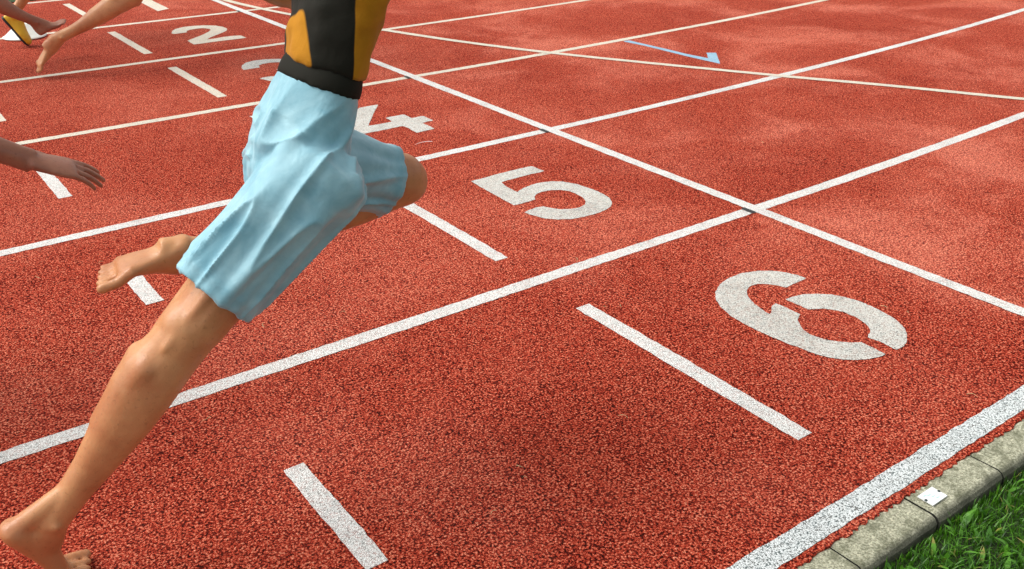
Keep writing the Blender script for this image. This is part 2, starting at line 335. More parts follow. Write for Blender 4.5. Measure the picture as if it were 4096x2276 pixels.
poly_mark('lane_numeral', [DIG['four']], .0016, M['digit'], 'white four painted to the right of the blue shorts', 'lane number', G_N)
poly_mark('lane_numeral', [DIG['three']], .0016, M['digit'], 'cream three partly behind the runner in amber singlet', 'lane number', G_N)
poly_mark('lane_numeral', [DIG['two']], .0016, M['cream'], 'cream two painted in the lane beyond the three', 'lane number', G_N)
poly_mark('lane_numeral', [[(-.51, 5.235), (-.41, 5.285), (-.40, 5.80), (-.47, 5.80), (-.60, 5.70), (-.57, 5.63), (-.50, 5.66)]], .0016, M['cream'], 'cream one at the top edge of the picture', 'lane number', G_N)
poly_mark('hooked_mark', [DIG['blue']], .0016, M['blue'], 'pale blue hooked line painted beside the curved cream line', 'track mark')

# ------------------------------------------------------------------ kerb stones
def kerb_stone(s0, s1, idx):
    prof = [(-1.262, -.09), (-1.262, -.0065), (-1.266, -.003), (-1.334, -.002), (-1.343, -.006), (-1.349, -.015), (-1.351, -.09)]
    v, f = [], []
    ns = 10; dy = random.uniform(-.0015, .0015); dz = random.uniform(-.0012, .0004)
    for i in range(ns+1):
        s = s0 + (s1-s0)*i/ns; e = .0018 if i in (0, ns) else 0
        for (y, z) in prof:
            r = random.uniform(-.0007, .0007)
            x, yy = P(s, y+dy+r+(e if y < -1.33 else 0)); v.append((x, yy, z+dz-(e if z > -.05 else 0)+r*.6))
    m = len(prof)
    for i in range(ns):
        for j in range(m-1): f.append((i*m+j, i*m+j+1, (i+1)*m+j+1, (i+1)*m+j))
    f.append(tuple(range(m))[::-1]); f.append(tuple(ns*m+j for j in range(m)))
    return mesh_obj('kerb_stone', v, f, [M['concrete'], M['gap_shade']], fmat=[0]*(len(f)-2)+[1, 1])
klab = {8: 'mossy concrete kerb stone at the bottom edge of the picture', 9: 'mossy kerb stone just left of the one with the white plate',
        10: 'mossy kerb stone carrying the small white plate', 11: 'mossy kerb stone at the right edge of the picture'}
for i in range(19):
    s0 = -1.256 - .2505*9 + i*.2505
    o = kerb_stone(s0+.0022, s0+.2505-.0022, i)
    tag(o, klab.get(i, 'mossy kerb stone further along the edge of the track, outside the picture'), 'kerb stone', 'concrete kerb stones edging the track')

# plate on the kerb
pl = empty('number_plate', (-.961, -1.302, .0))
tag(pl, 'small white rectangular plate fixed on the mossy kerb', 'plate')
def box_v(x0, x1, y0, y1, z0, z1):
    return [(x0, y0, z0), (x1, y0, z0), (x1, y1, z0), (x0, y1, z0), (x0, y0, z1), (x1, y0, z1), (x1, y1, z1), (x0, y1, z1)], [(0, 3, 2, 1), (4, 5, 6, 7), (0, 1, 5, 4), (1, 2, 6, 5), (2, 3, 7, 6), (3, 0, 4, 7)]
v, f = box_v(-.0262, .0262, -.018, .018, .0005, .0035); mesh_obj('plate_body', v, f, M['plate'], pl)
gl, gf = [], []
for (cx, cy) in [(-.013, .010), (-.004, .006), (.0, -.0015), (.005, -.009)]:
    for q in range(3):
        v, f = box_v(cx-.0045+q*.0034, cx-.0025+q*.0034, cy-.0022, cy+.0018-.0006*q, .0036, .0039); k = len(gl); gl += v; gf += [tuple(i+k for i in t) for t in f]
mesh_obj('faded_print', gl, gf, M['teal'], pl)
for (cx, cy) in ((.0245, .0005), (-.0245, -.0005)):
    v, f = [], []
    for k in range(12): a = k*math.pi/6; v.append((cx+.0035*math.cos(a), cy+.0035*math.sin(a), .0034))
    for k in range(12): a = k*math.pi/6; v.append((cx+.0026*math.cos(a), cy+.0026*math.sin(a), .0052))
    f = [(k, (k+1) % 12, 12+(k+1) % 12, 12+k) for k in range(12)]+[tuple(range(12, 24))]
    mesh_obj('rivet', v, f, M['rivet'], pl)

# ------------------------------------------------------------------ grass and weeds outside the kerb
def grass(name, n, x0, x1, y0, y1, hmin, hmax, wid, mat, label, weeds=False):
    v, f = [], []
    for i in range(n):
        x = random.uniform(x0, x1); y = y1-(y1-y0)*random.random()**1.2; z = -.035
        h = random.uniform(hmin, hmax); a = random.uniform(0, 2*math.pi); lean = random.uniform(.15, 1.1)*h; w = wid*random.uniform(.6, 1.3)
        if y > -1.385 and not weeds: lean *= .5; h *= random.uniform(.6, 1.0)
        d = Vector((math.cos(a), math.sin(a), 0)); s = Vector((-d.y, d.x, 0)); tw = random.uniform(-.5, .5)
        k = len(v); N = 5 if weeds else 3
        for j in range(N+1):
            t = j/N
            c = Vector((x, y, z)) + d*(lean*t*t) + Vector((0, 0, h*(t - .35*t*t*(lean/h))))
            if weeds: ww = w*(math.sin(math.pi*min(1, .12+t*.88))**.7)*(1+.25*(j % 2)); ss = s
            else: ww = w*(1-t)**.6 if j < N else 0; ss = (s + d*tw*t).normalized()
            if c.y > -1.353 and c.z < 0: c.y = -1.353
            if j == N: v.append(tuple(c))
            else: v += [tuple(c-ss*ww), tuple(c+ss*ww)]
        for j in range(N-1): f.append((k+2*j, k+2*j+1, k+2*j+3, k+2*j+2))
        f.append((k+2*N-2, k+2*N-1, k+2*N))
    return tag(mesh_obj(name, v, f, mat), label, 'grass', kind='stuff')
grass('grass', 42000, -2.3, .9, -2.05, -1.354, .014, .042, .0016, M['grass'], 'short bright green grass growing along the kerb in the corner')
grass('weeds', 2600, -2.3, .9, -2.05, -1.362, .016, .044, .0046, M['weed'], 'broad leaved green weeds growing among the short grass', True)['category'] = 'weeds'

# ------------------------------------------------------------------ dry bits lying on the track
bits = [(-.916,-.279),(-.957,-.259),(-.811,.04),(-.641,.571),(.354,1.555),(-1.287,-.703),(-1.604,-.714),(-.373,-.032),(-2.26,-.077),(.624,.498),(-.276,-.797),(-.301,-.741),(-1.738,-.8),(-1.616,-.748),(-1.801,.23),(-2.055,.93),(-2.226,.355),(-.533,-1.143),(-1.586,.165),(-2.005,.779),(-2.245,.933),(-1.617,.472),(2.794,2.078),(2.602,1.863),(4.434,1.747),(2.148,2.1),(-2.091,-.132),(-.395,1.161),(.741,.547)]
def straw(L, bend, r=.0011):
    v, f = [], []
    for j in range(7):
        t = j/6; c = Vector((L*(t-.5), bend*(t-.5)**2*4, .006+.003*math.sin(t*3))); q = r*(1-.7*t)
        v += [(c.x, c.y-q, c.z), (c.x, c.y, c.z+q), (c.x, c.y+q, c.z)]
        if j:
            k = 3*j; f += [(k-3, k, k+1, k-2), (k-2, k+1, k+2, k-1), (k-1, k+2, k, k-3)]
    return v, f
kinds = []
for L, b in ((.016, .003), (.010, .002), (.022, -.006)):
    kinds.append(None); 
for i, (x, y) in enumerate(bits):
    q = i % 3
    if kinds[q] is None:
        L, b = ((.018, .003), (.010, .002), (.026, -.006))[q]; v, f = straw(L, b); o = mesh_obj('straw_bit', v, f, M['straw'], smooth=True); kinds[q] = o
    else: o = kinds[q].copy(); col.objects.link(o)
    o.location = (x, y, 0); o.rotation_euler = (0, 0, random.uniform(0, 6.28))
    tag(o, 'tiny pale dry straw bit lying on the red track', 'straw', 'dry straw bits scattered on the track')
v, f = straw(.085, .006, .0022); o = mesh_obj('fibre', v, f, M['plate'], smooth=True); o.location = (-.578, 1.374, 0); o.rotation_euler = (0, 0, R(176))
tag(o, 'thin white fibre lying on the track below the painted four', 'fibre')

# ------------------------------------------------------------------ white saucer marker disc
def lathe(prof, n=40):
    v, f = [], []
    for (r, z) in prof:
        for k in range(n): a = 2*math.pi*k/n; v.append((r*math.cos(a), r*math.sin(a), z))
    for i in range(len(prof)-1):
        for k in range(n): f.append((i*n+k, i*n+(k+1) % n, (i+1)*n+(k+1) % n, (i+1)*n+k))
    return v, f
v, f = lathe([(.110, .002), (.132, .002), (.133, .005), (.120, .010), (.034, .082), (.030, .084), (.026, .082), (.024, .078), (.110, .008)])
o = mesh_obj('marker_disc', v, f, M['plastic'], smooth=True); o.location = (-1.50, 4.83, .003)
tag(o, 'white plastic saucer marker disc standing on the lane line behind the yellow shoe', 'marker disc')

# ------------------------------------------------------------------ people
from mathutils import noise as mnoise
class Shell:
    """closed tapered shells that are fused into one continuous skin"""
    def __init__(s): s.v = []; s.f = []
    def loft(s, rings):
        k = len(s.v); n = len(rings[0])
        for r in rings: s.v += [tuple(p) for p in r]
        for i in range(len(rings)-1):
            for j in range(n): s.f.append((k+i*n+j, k+i*n+(j+1) % n, k+(i+1)*n+(j+1) % n, k+(i+1)*n+j))
        s.f.append(tuple(k+j for j in range(n))[::-1]); s.f.append(tuple(k+(len(rings)-1)*n+j for j in range(n)))
    def limb(s, A, B, front, prof, n=22, mod=None, off=None):
        """prof: (t, half width, front depth, back depth)"""
        A, B = Vector(A), Vector(B); ax = (B-A).normalized(); fr = Vector(front); fr = (fr-ax*fr.dot(ax)).normalized(); sd = ax.cross(fr)
        rings = []
        for idx, (t, w, df, db) in enumerate(prof):
            c = A + (B-A)*t
            if off: c = c + off(t)
            ring = []
            for j in range(n):
                th = 2*math.pi*j/n; m = mod(t, th) if mod else 1
                y = (df if math.sin(th) > 0 else db)*math.sin(th)
                ring.append(c + (sd*w*math.cos(th) + fr*y)*m)
            rings.append(ring)
        s.loft(rings)
    def cap(s, A, B, ra, rb, n=12):
        A, B = Vector(A), Vector(B); L = (B-A).length or 1e-4; pr = []
        for q in (-.95, -.7, -.35): pr.append((q*ra/L, ra*math.sqrt(1-q*q)))
        pr.append((0, ra)); pr.append((1, rb))
        for q in (.35, .7, .95): pr.append((1+q*rb/L, rb*math.sqrt(1-q*q)))
        fr = Vector((0, 0, 1)) if abs((B-A).normalized().z) < .9 else Vector((1, 0, 0))
        s.limb(A, B, fr, [(t, r, r, r) for t, r in pr], n)
    def ball(s, c, rx, ry, rz, n=16):
        c = Vector(c); rings = []
        for i in range(1, 12):
            a = math.pi*i/12; rings.append([c+Vector((rx*math.sin(a)*math.cos(2*math.pi*j/n), ry*math.sin(a)*math.sin(2*math.pi*j/n), -rz*math.cos(a))) for j in range(n)])
        s.loft(rings)
    def fuse(s, name, mats, parent, voxel, smooth=6, pick=None, disp=None):
        me = bpy.data.meshes.new('tmp'); me.from_pydata(s.v, [], s.f); me.update()
        o = bpy.data.objects.new('tmp', me); col.objects.link(o)
        m = o.modifiers.new('r', 'REMESH'); m.mode = 'VOXEL'; m.voxel_size = voxel
        if smooth: q = o.modifiers.new('s', 'SMOOTH'); q.factor = .5; q.iterations = smooth
        dg = bpy.context.evaluated_depsgraph_get(); dg.update()
        nm = bpy.data.meshes.new_from_object(o.evaluated_get(dg)); bpy.data.objects.remove(o); bpy.data.meshes.remove(me)
        nm.name = name; nm.materials.clear()
        if not isinstance(mats, (list, tuple)): mats = [mats]
        for mt in mats: nm.materials.append(mt)
        if disp:
            nv = len(nm.vertices); nr = np.empty(nv*3, 'f'); nm.vertices.foreach_get('normal', nr); nr = nr.reshape(-1, 3); cc = np.empty(nv*3, 'f'); nm.vertices.foreach_get('co', cc); cc = cc.reshape(-1, 3)
            nm.vertices.foreach_set('co', np.array([disp(Vector(a_), Vector(b_)) for a_, b_ in zip(cc, nr)], 'f').ravel())
            nm.update()
        if pick:
            for p in nm.polygons: p.material_index = pick(p.center, p.normal)
        nm.polygons.foreach_set('use_smooth', [True]*len(nm.polygons))
        ob = link(bpy.data.objects.new(name, nm), parent)
        if parent: ob.matrix_parent_inverse = Matrix.Translation(-Vector(parent.location))
        return ob

THIGH = [(-.06, .060, .06, .06), (0, .078, .078, .082), (.12, .085, .086, .090), (.3, .080, .082, .078), (.5, .070, .076, .068), (.7, .060, .066, .058), (.85, .054, .060, .050), (.95, .053, .060, .047), (1.02, .050, .055, .045)]
SHIN = [(-.05, .046, .050, .042), (.02, .052, .055, .048), (.10, .051, .050, .054), (.22, .056, .044, .070), (.32, .056, .042, .070), (.45, .051, .039, .062), (.58, .042, .036, .051), (.72, .034, .032, .038), (.85, .029, .029, .031), (.94, .030, .030, .031), (1.02, .033, .031, .033)]
UARM = [(-.08, .040, .04, .04), (0, .050, .050, .050), (.2, .046, .048, .046), (.5, .041, .046, .042), (.8, .036, .038, .036), (1.0, .036, .036, .036)]
FARM = [(-.04, .034, .034, .034), (.08, .040, .040, .040), (.25, .042, .040, .040), (.5, .035, .033, .033), (.75, .028, .024, .024), (.92, .026, .019, .019), (1.02, .027, .019, .019)]
def sc_(prof, k): return [(t, a*k, b*k, c*k) for t, a, b, c in prof]

def foot(S, ank, heel, ball, toe, lat, k, calf=None):
    """bare foot: heel block, arched instep, ball and five toes; lat points to the little-toe side"""
    ank, heel, ball, toe, lat = (Vector(q) for q in (ank, heel, ball, toe, lat))
    ax = (ball-heel).normalized(); up = lat.cross(ax)
    if up.dot(ank-heel) < 0: up = -up
    S.limb(heel, ball, up, [(-.10, .012*k, .010*k, .010*k), (-.04, .026*k, .024*k, .020*k), (.06, .031*k, .034*k, .023*k), (.3, .030*k, .044*k, .018*k), (.55, .034*k, .036*k, .014*k), (.8, .042*k, .022*k, .016*k), (.97, .045*k, .014*k, .015*k), (1.05, .040*k, .010*k, .011*k)])
    S.limb(ank, heel*.55+ball*.45, ax, [(-.1, .030*k, .030*k, .034*k), (.3, .031*k, .036*k, .038*k), (.7, .030*k, .042*k, .042*k), (1, .028*k, .04*k, .036*k)])
    if calf is not None: S.cap(Vector(calf), heel*.8+ank*.2, .019*k, .022*k, 12)
    S.cap(ank+lat*.027*k, ank+lat*.029*k, .012*k, .011*k); S.cap(ank-lat*.027*k, ank-lat*.029*k, .012*k, .011*k)
    td = (toe-ball)
    for i, (o_, ln, r) in enumerate([(-.031, 1.0, .0125), (-.010, .96, .0088), (.0065, .86, .0082), (.0215, .74, .0078), (.0355, .60, .0075)]):
        b0 = ball + lat*o_*k*1.2 - td*.18; tip = b0 + td*ln*1.0
        midp = b0.lerp(tip, .5) + up*.006*k
        S.cap(b0, midp, r*k, r*k*.9, 10); S.cap(midp, tip, r*k*.9, r*k*.95, 10)
def hand(S, wr, d, nrm, thumb_side, k, curl=.45):
    """palm plus five unequal bent fingers; nrm points out of the palm, thumb_side across it"""
    wr, d, nrm = Vector(wr), Vector(d).normalized(), Vector(nrm).normalized(); nrm = (nrm-d*nrm.dot(d)).normalized()
    ts = Vector(thumb_side); ts = (ts-d*ts.dot(d)-nrm*ts.dot(nrm)).normalized()
    pl = .092*k
    fl = d.cross(nrm); 
    rings = [(0, .026, .018, .018), (.25, .033, .016, .016), (.6, .041, .014, .015), (.9, .043, .012, .014), (1.04, .040, .009, .010)]
    S.limb(wr, wr+d*pl, nrm, [(t, w*k, a*k, b*k) for t, w, a, b in rings])
    for i, (o_, ln, r) in enumerate([(.031, .070, .0083), (.0105, .079, .0086), (-.0105, .073, .0082), (-.031, .058, .0074)]):
        p = wr + d*pl*(.97-.03*abs(i-1)) + ts*o_*k; dd = (d + ts*o_*3.2).normalized(); c0 = curl*(.6+.14*i)
        for sgi, fr_ in enumerate((.45, .31, .24)):
            an = c0*(.5 if sgi == 0 else 1.0); dd = (dd*math.cos(an) + nrm*math.sin(an)).normalized()
            q = p + dd*ln*fr_*k; S.cap(p, q, r*k*(1-.10*sgi), r*k*(.93-.11*sgi), 10); p = q
    p = wr + d*pl*.22 + ts*.026*k; dd = (d*.62 + ts*.70 + nrm*.35).normalized()
    S.cap(p-dd*.01, p+dd*.038*k, .0135*k, .0105*k, 10); p = p+dd*.038*k
    dd = (dd*.8 + d*.45 + nrm*.2).normalized(); S.cap(p, p+dd*.028*k, .0100*k, .0092*k, 10); p = p+dd*.028*k
    dd = (dd*.8+d*.4).normalized(); S.cap(p, p+dd*.022*k, .0090*k, .0072*k, 10)

def head_shell(S, neck, head, k, face=Vector((1, 0, 0))):
    side = Vector((0, 1, 0)); c = Vector(head)
    S.cap(Vector(neck)-Vector((0, 0, .03)), c-Vector((.01, 0, .05*k)), .052*k, .048*k, 16)
    S.ball(c+Vector((-.012, 0, .02))*k, .098*k, .076*k, .105*k)
    S.ball(c+Vector((.022, 0, -.045))*k, .066*k, .056*k, .072*k)          # jaw
    S.ball(c+Vector((.052, 0, -.098))*k, .022*k, .024*k, .018*k)          # chin
    S.cap(c+Vector((.080, 0, .012))*k, c+Vector((.104, 0, -.028))*k, .008*k, .0135*k)   # nose
    for sgn in (-1, 1):
        S.cap(c+Vector((.100, .010*sgn, -.030))*k, c+Vector((.094, .014*sgn, -.030))*k, .007*k, .007*k)
        S.ball(c+Vector((.058, .040*sgn, -.022))*k, .026*k, .022*k, .020*k)   # cheek
        S.ball(c+Vector((-.006, .080*sgn, -.012))*k, .018*k, .008*k, .030*k)  # ear
        S.cap(c+Vector((.078, .016*sgn, .026))*k, c+Vector((.066, .052*sgn, .026))*k, .009*k, .007*k)   # brow
    S.cap(c+Vector((.084, -.020, -.060))*k, c+Vector((.084, .020, -.060))*k, .0075*k, .0075*k)   # lips
    S.cap(c+Vector((.082, -.017, -.071))*k, c+Vector((.082, .017, -.071))*k, .0075*k, .0075*k)

def person(spec):
    k = spec['k']; kl = k*spec.get('leg', 1); tw = spec.get('trunk', 1); root = empty('person', spec['base']); tag(root, spec['label'], 'person', spec.get('group'))
    S = Shell(); J = {a: Vector(b) for a, b in spec['J'].items()}; V = spec.get('voxel', .008)
    # trunk
    pel, wst, che, nck = J['pelvis'], J['waist'], J['chest'], J['neck']; fw = Vector((1, 0, 0))
    pts = [pel-(wst-pel)*.55, pel, pel.lerp(wst, .5), wst, wst.lerp(che, .5), che, che.lerp(nck, .45), che.lerp(nck, .8), nck]
    wid = [(.07, .07, .07), (.150, .095, .110), (.150, .092, .105), (.128, .085, .085), (.140, .095, .092), (.160, .108, .105), (.165, .092, .095), (.105, .06, .07), (.055, .052, .055)]
    def trunk(Sh, grow=0, i0=0, i1=9, mod=None):
        rings = []
        for i in range(i0, i1):
            a = pts[max(i-1, 0)]; b = pts[min(i+1, 8)]; ax = (b-a).normalized(); fr = (fw-ax*fw.dot(ax)).normalized(); sd = ax.cross(fr); w_, df, db = (q_*tw for q_ in wid[i])
            rings.append([pts[i] + sd*(w_*k+grow)*math.cos(th) + fr*((df if math.sin(th) > 0 else db)*k+grow)*math.sin(th) for th in [2*math.pi*j/28 for j in range(28)]])
        Sh.loft(rings)
    trunk(S); head_shell(S, nck, J['head'], k)
    lg = {}
    for sd_ in ('r', 'l'):
        sg = -1 if sd_ == 'r' else 1
        hip, kn, an = J['hip_'+sd_], J['knee_'+sd_], J['ankle_'+sd_]
        th = (kn-hip).normalized(); sh = (an-kn).normalized(); bend = (th-sh)
        fr = bend if bend.length > .12 else Vector((1, 0, .3))
        fr = spec.get('front_'+sd_, fr); lg[sd_] = (hip, kn, an, Vector(fr))
        lf = spec.get('leg', 1)-1; S.limb(hip, kn, fr, [(t, a*k*(.94+(lf+.06)*max(0, t)**2), c*k*(.94+(lf+.06)*max(0, t)**2), d*k*(.94+(lf+.06)*max(0, t)**2)) for t, a, c, d in THIGH]); S.limb(kn, an, fr, sc_(SHIN, kl), off=lambda t, f_=Vector(fr).normalized(): f_*(.010*k*math.sin(math.pi*min(max(t, 0), 1))))
        S.ball(kn, .051*kl, .051*kl, .053*kl)
        f_ = Vector(fr); sx_ = (an-kn).normalized(); f_ = (f_-sx_*f_.dot(sx_)).normalized(); sdv = sx_.cross(f_)
        S.ball(kn+f_*.036*kl, .024*kl, .024*kl, .026*kl)
        for q_ in (-1, 1):                                   # two calf heads, the tendons behind the knee
            S.cap(kn.lerp(an, .20)-f_*.030*kl+sdv*q_*.020*kl, kn.lerp(an, .50-.03*q_)-f_*.030*kl+sdv*q_*.014*kl, .029*kl, .016*kl, 14)
            S.cap(kn.lerp(hip, .3)-f_*.034*kl+sdv*q_*.034*kl, kn.lerp(an, .08)-f_*.031*kl+sdv*q_*.034*kl, .015*kl, .009*kl, 10)
        fs = spec['foot_'+sd_]
        if spec.get('shoe') != sd_ and spec.get('shoe') != 'both': foot(S, an, *fs, k, kn.lerp(an, .86)-Vector(fr).normalized()*.010*k)
        shd, el, wr = J['shoulder_'+sd_], J['elbow_'+sd_], J['wrist_'+sd_]
        S.ball(shd, .056*k, .056*k, .056*k); S.cap(che.lerp(nck, .5), shd, .075*k, .05*k, 16)
        S.limb(shd, el, (0, sg, .2), sc_(UARM, k)); S.limb(el, wr, (0, sg, .1), sc_(FARM, k)); S.ball(el, .036*k, .036*k, .036*k)
        hd = spec.get('hand_'+sd_, ((wr-el).normalized(), Vector((0, -sg, 0)), Vector((0, 0, 1)), .9)); hand(S, wr, hd[0], hd[1], hd[2], k, hd[3])
    body = S.fuse('body', M[spec['skin']], root, V, spec.get('smooth', 4))
    # hair, eyes
    H = Shell(); c = J['head']
    H.ball(c+Vector((-.022, 0, .034))*k, .100*k, .083*k, .104*k); H.ball(c+Vector((-.055, 0, -.02))*k, .052*k, .066*k, .075*k)
    H.fuse('hair', M['hair'], root, .009, 2)
    for sg in (-1, 1):
        E_ = Shell(); E_.ball(c+Vector((.071, .030*sg, .006))*k, .012*k, .014*k, .0105*k); E_.fuse('eye', M['eye'], root, .003, 1)
    # shorts
    C = Shell(); fl = spec['shorts'][1]                 # length along the thigh, flare at the hem
    g = .012
    rings = []
    def ring(c_, ax, w_, df, db, ph=0, amp=0):
        w_, df, db = w_*tw, df*tw, db*tw
        fr = (fw-ax*fw.dot(ax)).normalized(); sd = ax.cross(fr)
        return [c_ + sd*w_*math.cos(t)*(1+amp*math.sin(7*t+ph)) + fr*(df if math.sin(t) > 0 else db)*math.sin(t)*(1+amp*math.sin(7*t+ph)) for t in [2*math.pi*j/56 for j in range(56)]]
    axp = (wst-pel).normalized()
    top = pel.lerp(wst, .88)
    C.loft([ring(pel-axp*.10*k, axp, .110*k, .09*k, .10*k), ring(pel-axp*.05*k, axp, .160*k, .115*k, .13*k, .5, .02), ring(pel, axp, .172*k, .118*k, .135*k, 1, .03), ring(pel.lerp(wst, .4), axp, .166*k, .112*k, .125*k, 2, .025), ring(pel.lerp(wst, .75), axp, .146*k, .102*k, .106*k, 3, .012), ring(top, axp, .140*k, .098*k, .100*k)])
    for sd_ in ('r', 'l'):
        hip, kn, an, fr = lg[sd_]; L0 = spec['shorts'][2] if sd_ == 'l' and len(spec['shorts']) > 2 else spec['shorts'][0]; ph = 1.3 if sd_ == 'r' else 4.1
        wind = Vector(spec.get('wind', (-1, 0, -.1)))*spec.get('blow', .03)
        def mod(t, th, ph=ph): return 1 + max(0, t)*(.055*math.sin(5*th+ph+2*t) + .035*math.sin(9*th+2*ph-3*t)) + .012*math.sin(13*th-4*t+ph)
        off = lambda t: wind*max(0, t)**1.5
        prof = [(-.22, .05*k, .05*k, .05*k), (-.10, .088*k, .09*k, .096*k)]
        for t in (0, .1, .2, .3, .4, .5, .6, .7, .8, .9, 1.0):
            tt = t*L0; base = max(.076*kl*(1-.36*tt)+g, .059*kl+.010)+fl*t; prof.append((tt, base, base*1.04, base*1.08))
        lt, lw, la, lb = prof.pop(); prof += [(lt-.075, lw, la, lb), (lt-.07, lw+.0022, la+.0022, lb+.0022), (lt-.06, lw+.0022, la+.0022, lb+.0022), (lt-.055, lw, la, lb), (lt-.01, lw+.0006, la+.0006, lb+.0006), (lt, lw, la, lb)]
        last = prof[-1]; wall = .0075
        prof += [(L0+.004, last[1]-wall*.5, last[2]-wall*.5, last[3]-wall*.5)]
        for t in (0, .06, .14, .2): prof.append((L0-t, last[1]-wall*1.15-t*.05, last[2]-wall*1.15-t*.05, last[3]-wall*1.15-t*.05))
        C.limb(hip, kn, fr, prof, 56, mod, off)
    def folds(co, no):
        hip, kn = lg['r' if co.y < pel.y else 'l'][:2]; d = (kn-hip).normalized()
        al = co.dot(d); pr = co-d*al; wv = (1 if (co-hip).dot(d) > -.05 else .6)*min(1, max(.08, (top-co).dot(axp)*12))
        n1 = mnoise.noise(pr*20+d*al*3.2+Vector((3, 1, 7))); n2 = mnoise.noise(pr*44+d*al*7); n3 = mnoise.noise(pr*9+d*al*5)
        wv *= 1-.6*min(1, max(0, (al-kn.dot(d)*1+(1-spec['shorts'][0])*(kn-hip).length+.03)/.03))
        return co + no*(wv*(.0125*max(0, 1-abs(n1)*2.6)**2 + .0022*n2 + .006*n3) - .001*wv)
    C.fuse('shorts', M[spec['shorts_mat']], root, spec.get('cvox', .006), 3, disp=folds)
    # waistband
    Wb = Shell(); Wb.loft([ring(top-axp*.014, axp, .149*k, .107*k, .109*k), ring(top+axp*.006, axp, .147*k, .105*k, .107*k), ring(top+axp*.026, axp, .137*k, .097*k, .099*k)])
    Wb.fuse('waistband', M['dark_cloth'], root, .006, 2)
    # singlet
    T = Shell(); trunk(T, .012, 3, 8)
    for sd_ in ('r', 'l'): T.cap(che.lerp(nck, .55), J['shoulder_'+sd_]*.62+che.lerp(nck, .6)*.38, .088*k, .060*k, 16)
    T.fuse('singlet', M[spec['top_mat']], root, .006, 3, None, disp=lambda co, no: co+no*(.007*(.4-abs(mnoise.noise(Vector((co.x*13+co.z*7, co.y*13, co.z*5-co.x*4)))*1.7)) + .0025*mnoise.noise(co*34)))
    return root, J

def shoe(root, ank, heel, toe, lat, k, mat):
    ank, heel, toe, lat = (Vector(q) for q in (ank, heel, toe, lat)); ax = (toe-heel).normalized(); up = lat.cross(ax)
    if up.z < 0: up = -up
    S = Shell(); S.limb(heel, toe, up, [(-.02, .02*k, .03*k, .010*k), (.02, .036*k, .055*k, .012*k), (.12, .040*k, .078*k, .012*k), (.28, .038*k, .085*k, .012*k), (.45, .041*k, .062*k, .012*k), (.65, .047*k, .045*k, .012*k), (.82, .046*k, .036*k, .012*k), (.94, .034*k, .028*k, .012*k), (1.01, .014*k, .014*k, .010*k)])
    S.limb(ank+up*.02, heel.lerp(toe, .2)+up*.03, ax, [(0, .041*k, .043*k, .045*k), (1, .04*k, .045*k, .045*k)])
    sh = S.fuse('shoe', mat, root, .005, 3)
    B = Shell(); B.limb(heel-up*.012*k, toe-up*.012*k, up, [(-.03, .025*k, .010*k, .010*k), (.03, .041*k, .012*k, .012*k), (.15, .044*k, .012*k, .012*k), (.45, .040*k, .012*k, .010*k), (.7, .051*k, .012*k, .010*k), (.9, .044*k, .012*k, .010*k), (1.02, .018*k, .010*k, .004*k)])
    so = B.fuse('sole', M['rubber'], root, .005, 2); so.parent = sh; so.matrix_parent_inverse = Matrix.Identity(4)
    return sh

# the nearest runner, in lane six, pushing off with the right foot while the left shin is folded back
sp = dict(k=.94, base=(-2.47, -.5, 0), label='nearest runner with amber singlet and knee-length light blue shorts, barefoot, mid-stride', skin='skin', voxel=.0045,
  group='runners sprinting towards the finish line',
  J=dict(pelvis=(-1.955, -.52, .745), waist=(-1.893, -.52, .885), chest=(-1.815, -.52, 1.10), neck=(-1.75, -.52, 1.25), head=(-1.71, -.52, 1.39),
    hip_r=(-1.96, -.585, .705), knee_r=(-2.215, -.58, .495), ankle_r=(-2.485, -.51, .168),
    hip_l=(-1.93, -.45, .705), knee_l=(-1.685, -.415, .600), ankle_l=(-2.08, -.37, .515),
    shoulder_r=(-1.785, -.69, 1.19), elbow_r=(-1.66, -.74, 1.09), wrist_r=(-1.46, -.68, 1.18),
    shoulder_l=(-1.81, -.35, 1.19), elbow_l=(-2.06, -.28, 1.07), wrist_l=(-1.93, -.30, 1.02)),
  foot_r=((-2.552, -.505, .172), (-2.488, -.49, .026), (-2.432, -.48, .012), (0, -1, 0)),
  foot_l=((-2.135, -.365, .555), (-2.255, -.345, .530), (-2.31, -.34, .510), (0, 1, 0)), front_r=(.7, 0, -.7), leg=1.04, trunk=.68, smooth=6,
  shorts=(.75, .004, .86), shorts_mat='sky_cloth', top_mat='panel', blow=.02, cvox=.004)
person(sp)

# runner in lane three: trailing foot just leaving the ground
sp = dict(k=1.0, base=(-1.65, 3.6, 0), label='farther barefoot runner beyond the painted three, trailing leg stretched behind', skin='skin', voxel=.0065,
  group='runners sprinting towards the finish line',
  J=dict(pelvis=(-.88, 3.55, .88), waist=(-.84, 3.55, 1.04), chest=(-.76, 3.55, 1.27), neck=(-.72, 3.55, 1.43), head=(-.69, 3.55, 1.58),
    hip_r=(-.90, 3.46, .84), knee_r=(-1.13, 3.50, .40), ankle_r=(-1.53, 3.56, .215),
    hip_l=(-.88, 3.64, .84), knee_l=(-.48, 3.62, .80), ankle_l=(-.72, 3.60, .60),
    shoulder_r=(-.75, 3.36, 1.37), elbow_r=(-.62, 3.30, 1.12), wrist_r=(-.38, 3.36, 1.22),
    shoulder_l=(-.77, 3.74, 1.37), elbow_l=(-1.0, 3.80, 1.20), wrist_l=(-.83, 3.80, 1.05)),
  foot_r=((-1.565, 3.57, .215), (-1.655, 3.60, .075), (-1.665, 3.60, .025), (0, -1, 0)),
  foot_l=((-.79, 3.60, .60), (-.75, 3.60, .45), (-.72, 3.60, .40), (0, 1, 0)),
  front_l=(1, 0, .1), shorts=(.5, .03), shorts_mat='navy_cloth', top_mat='white_cloth')
person(sp)

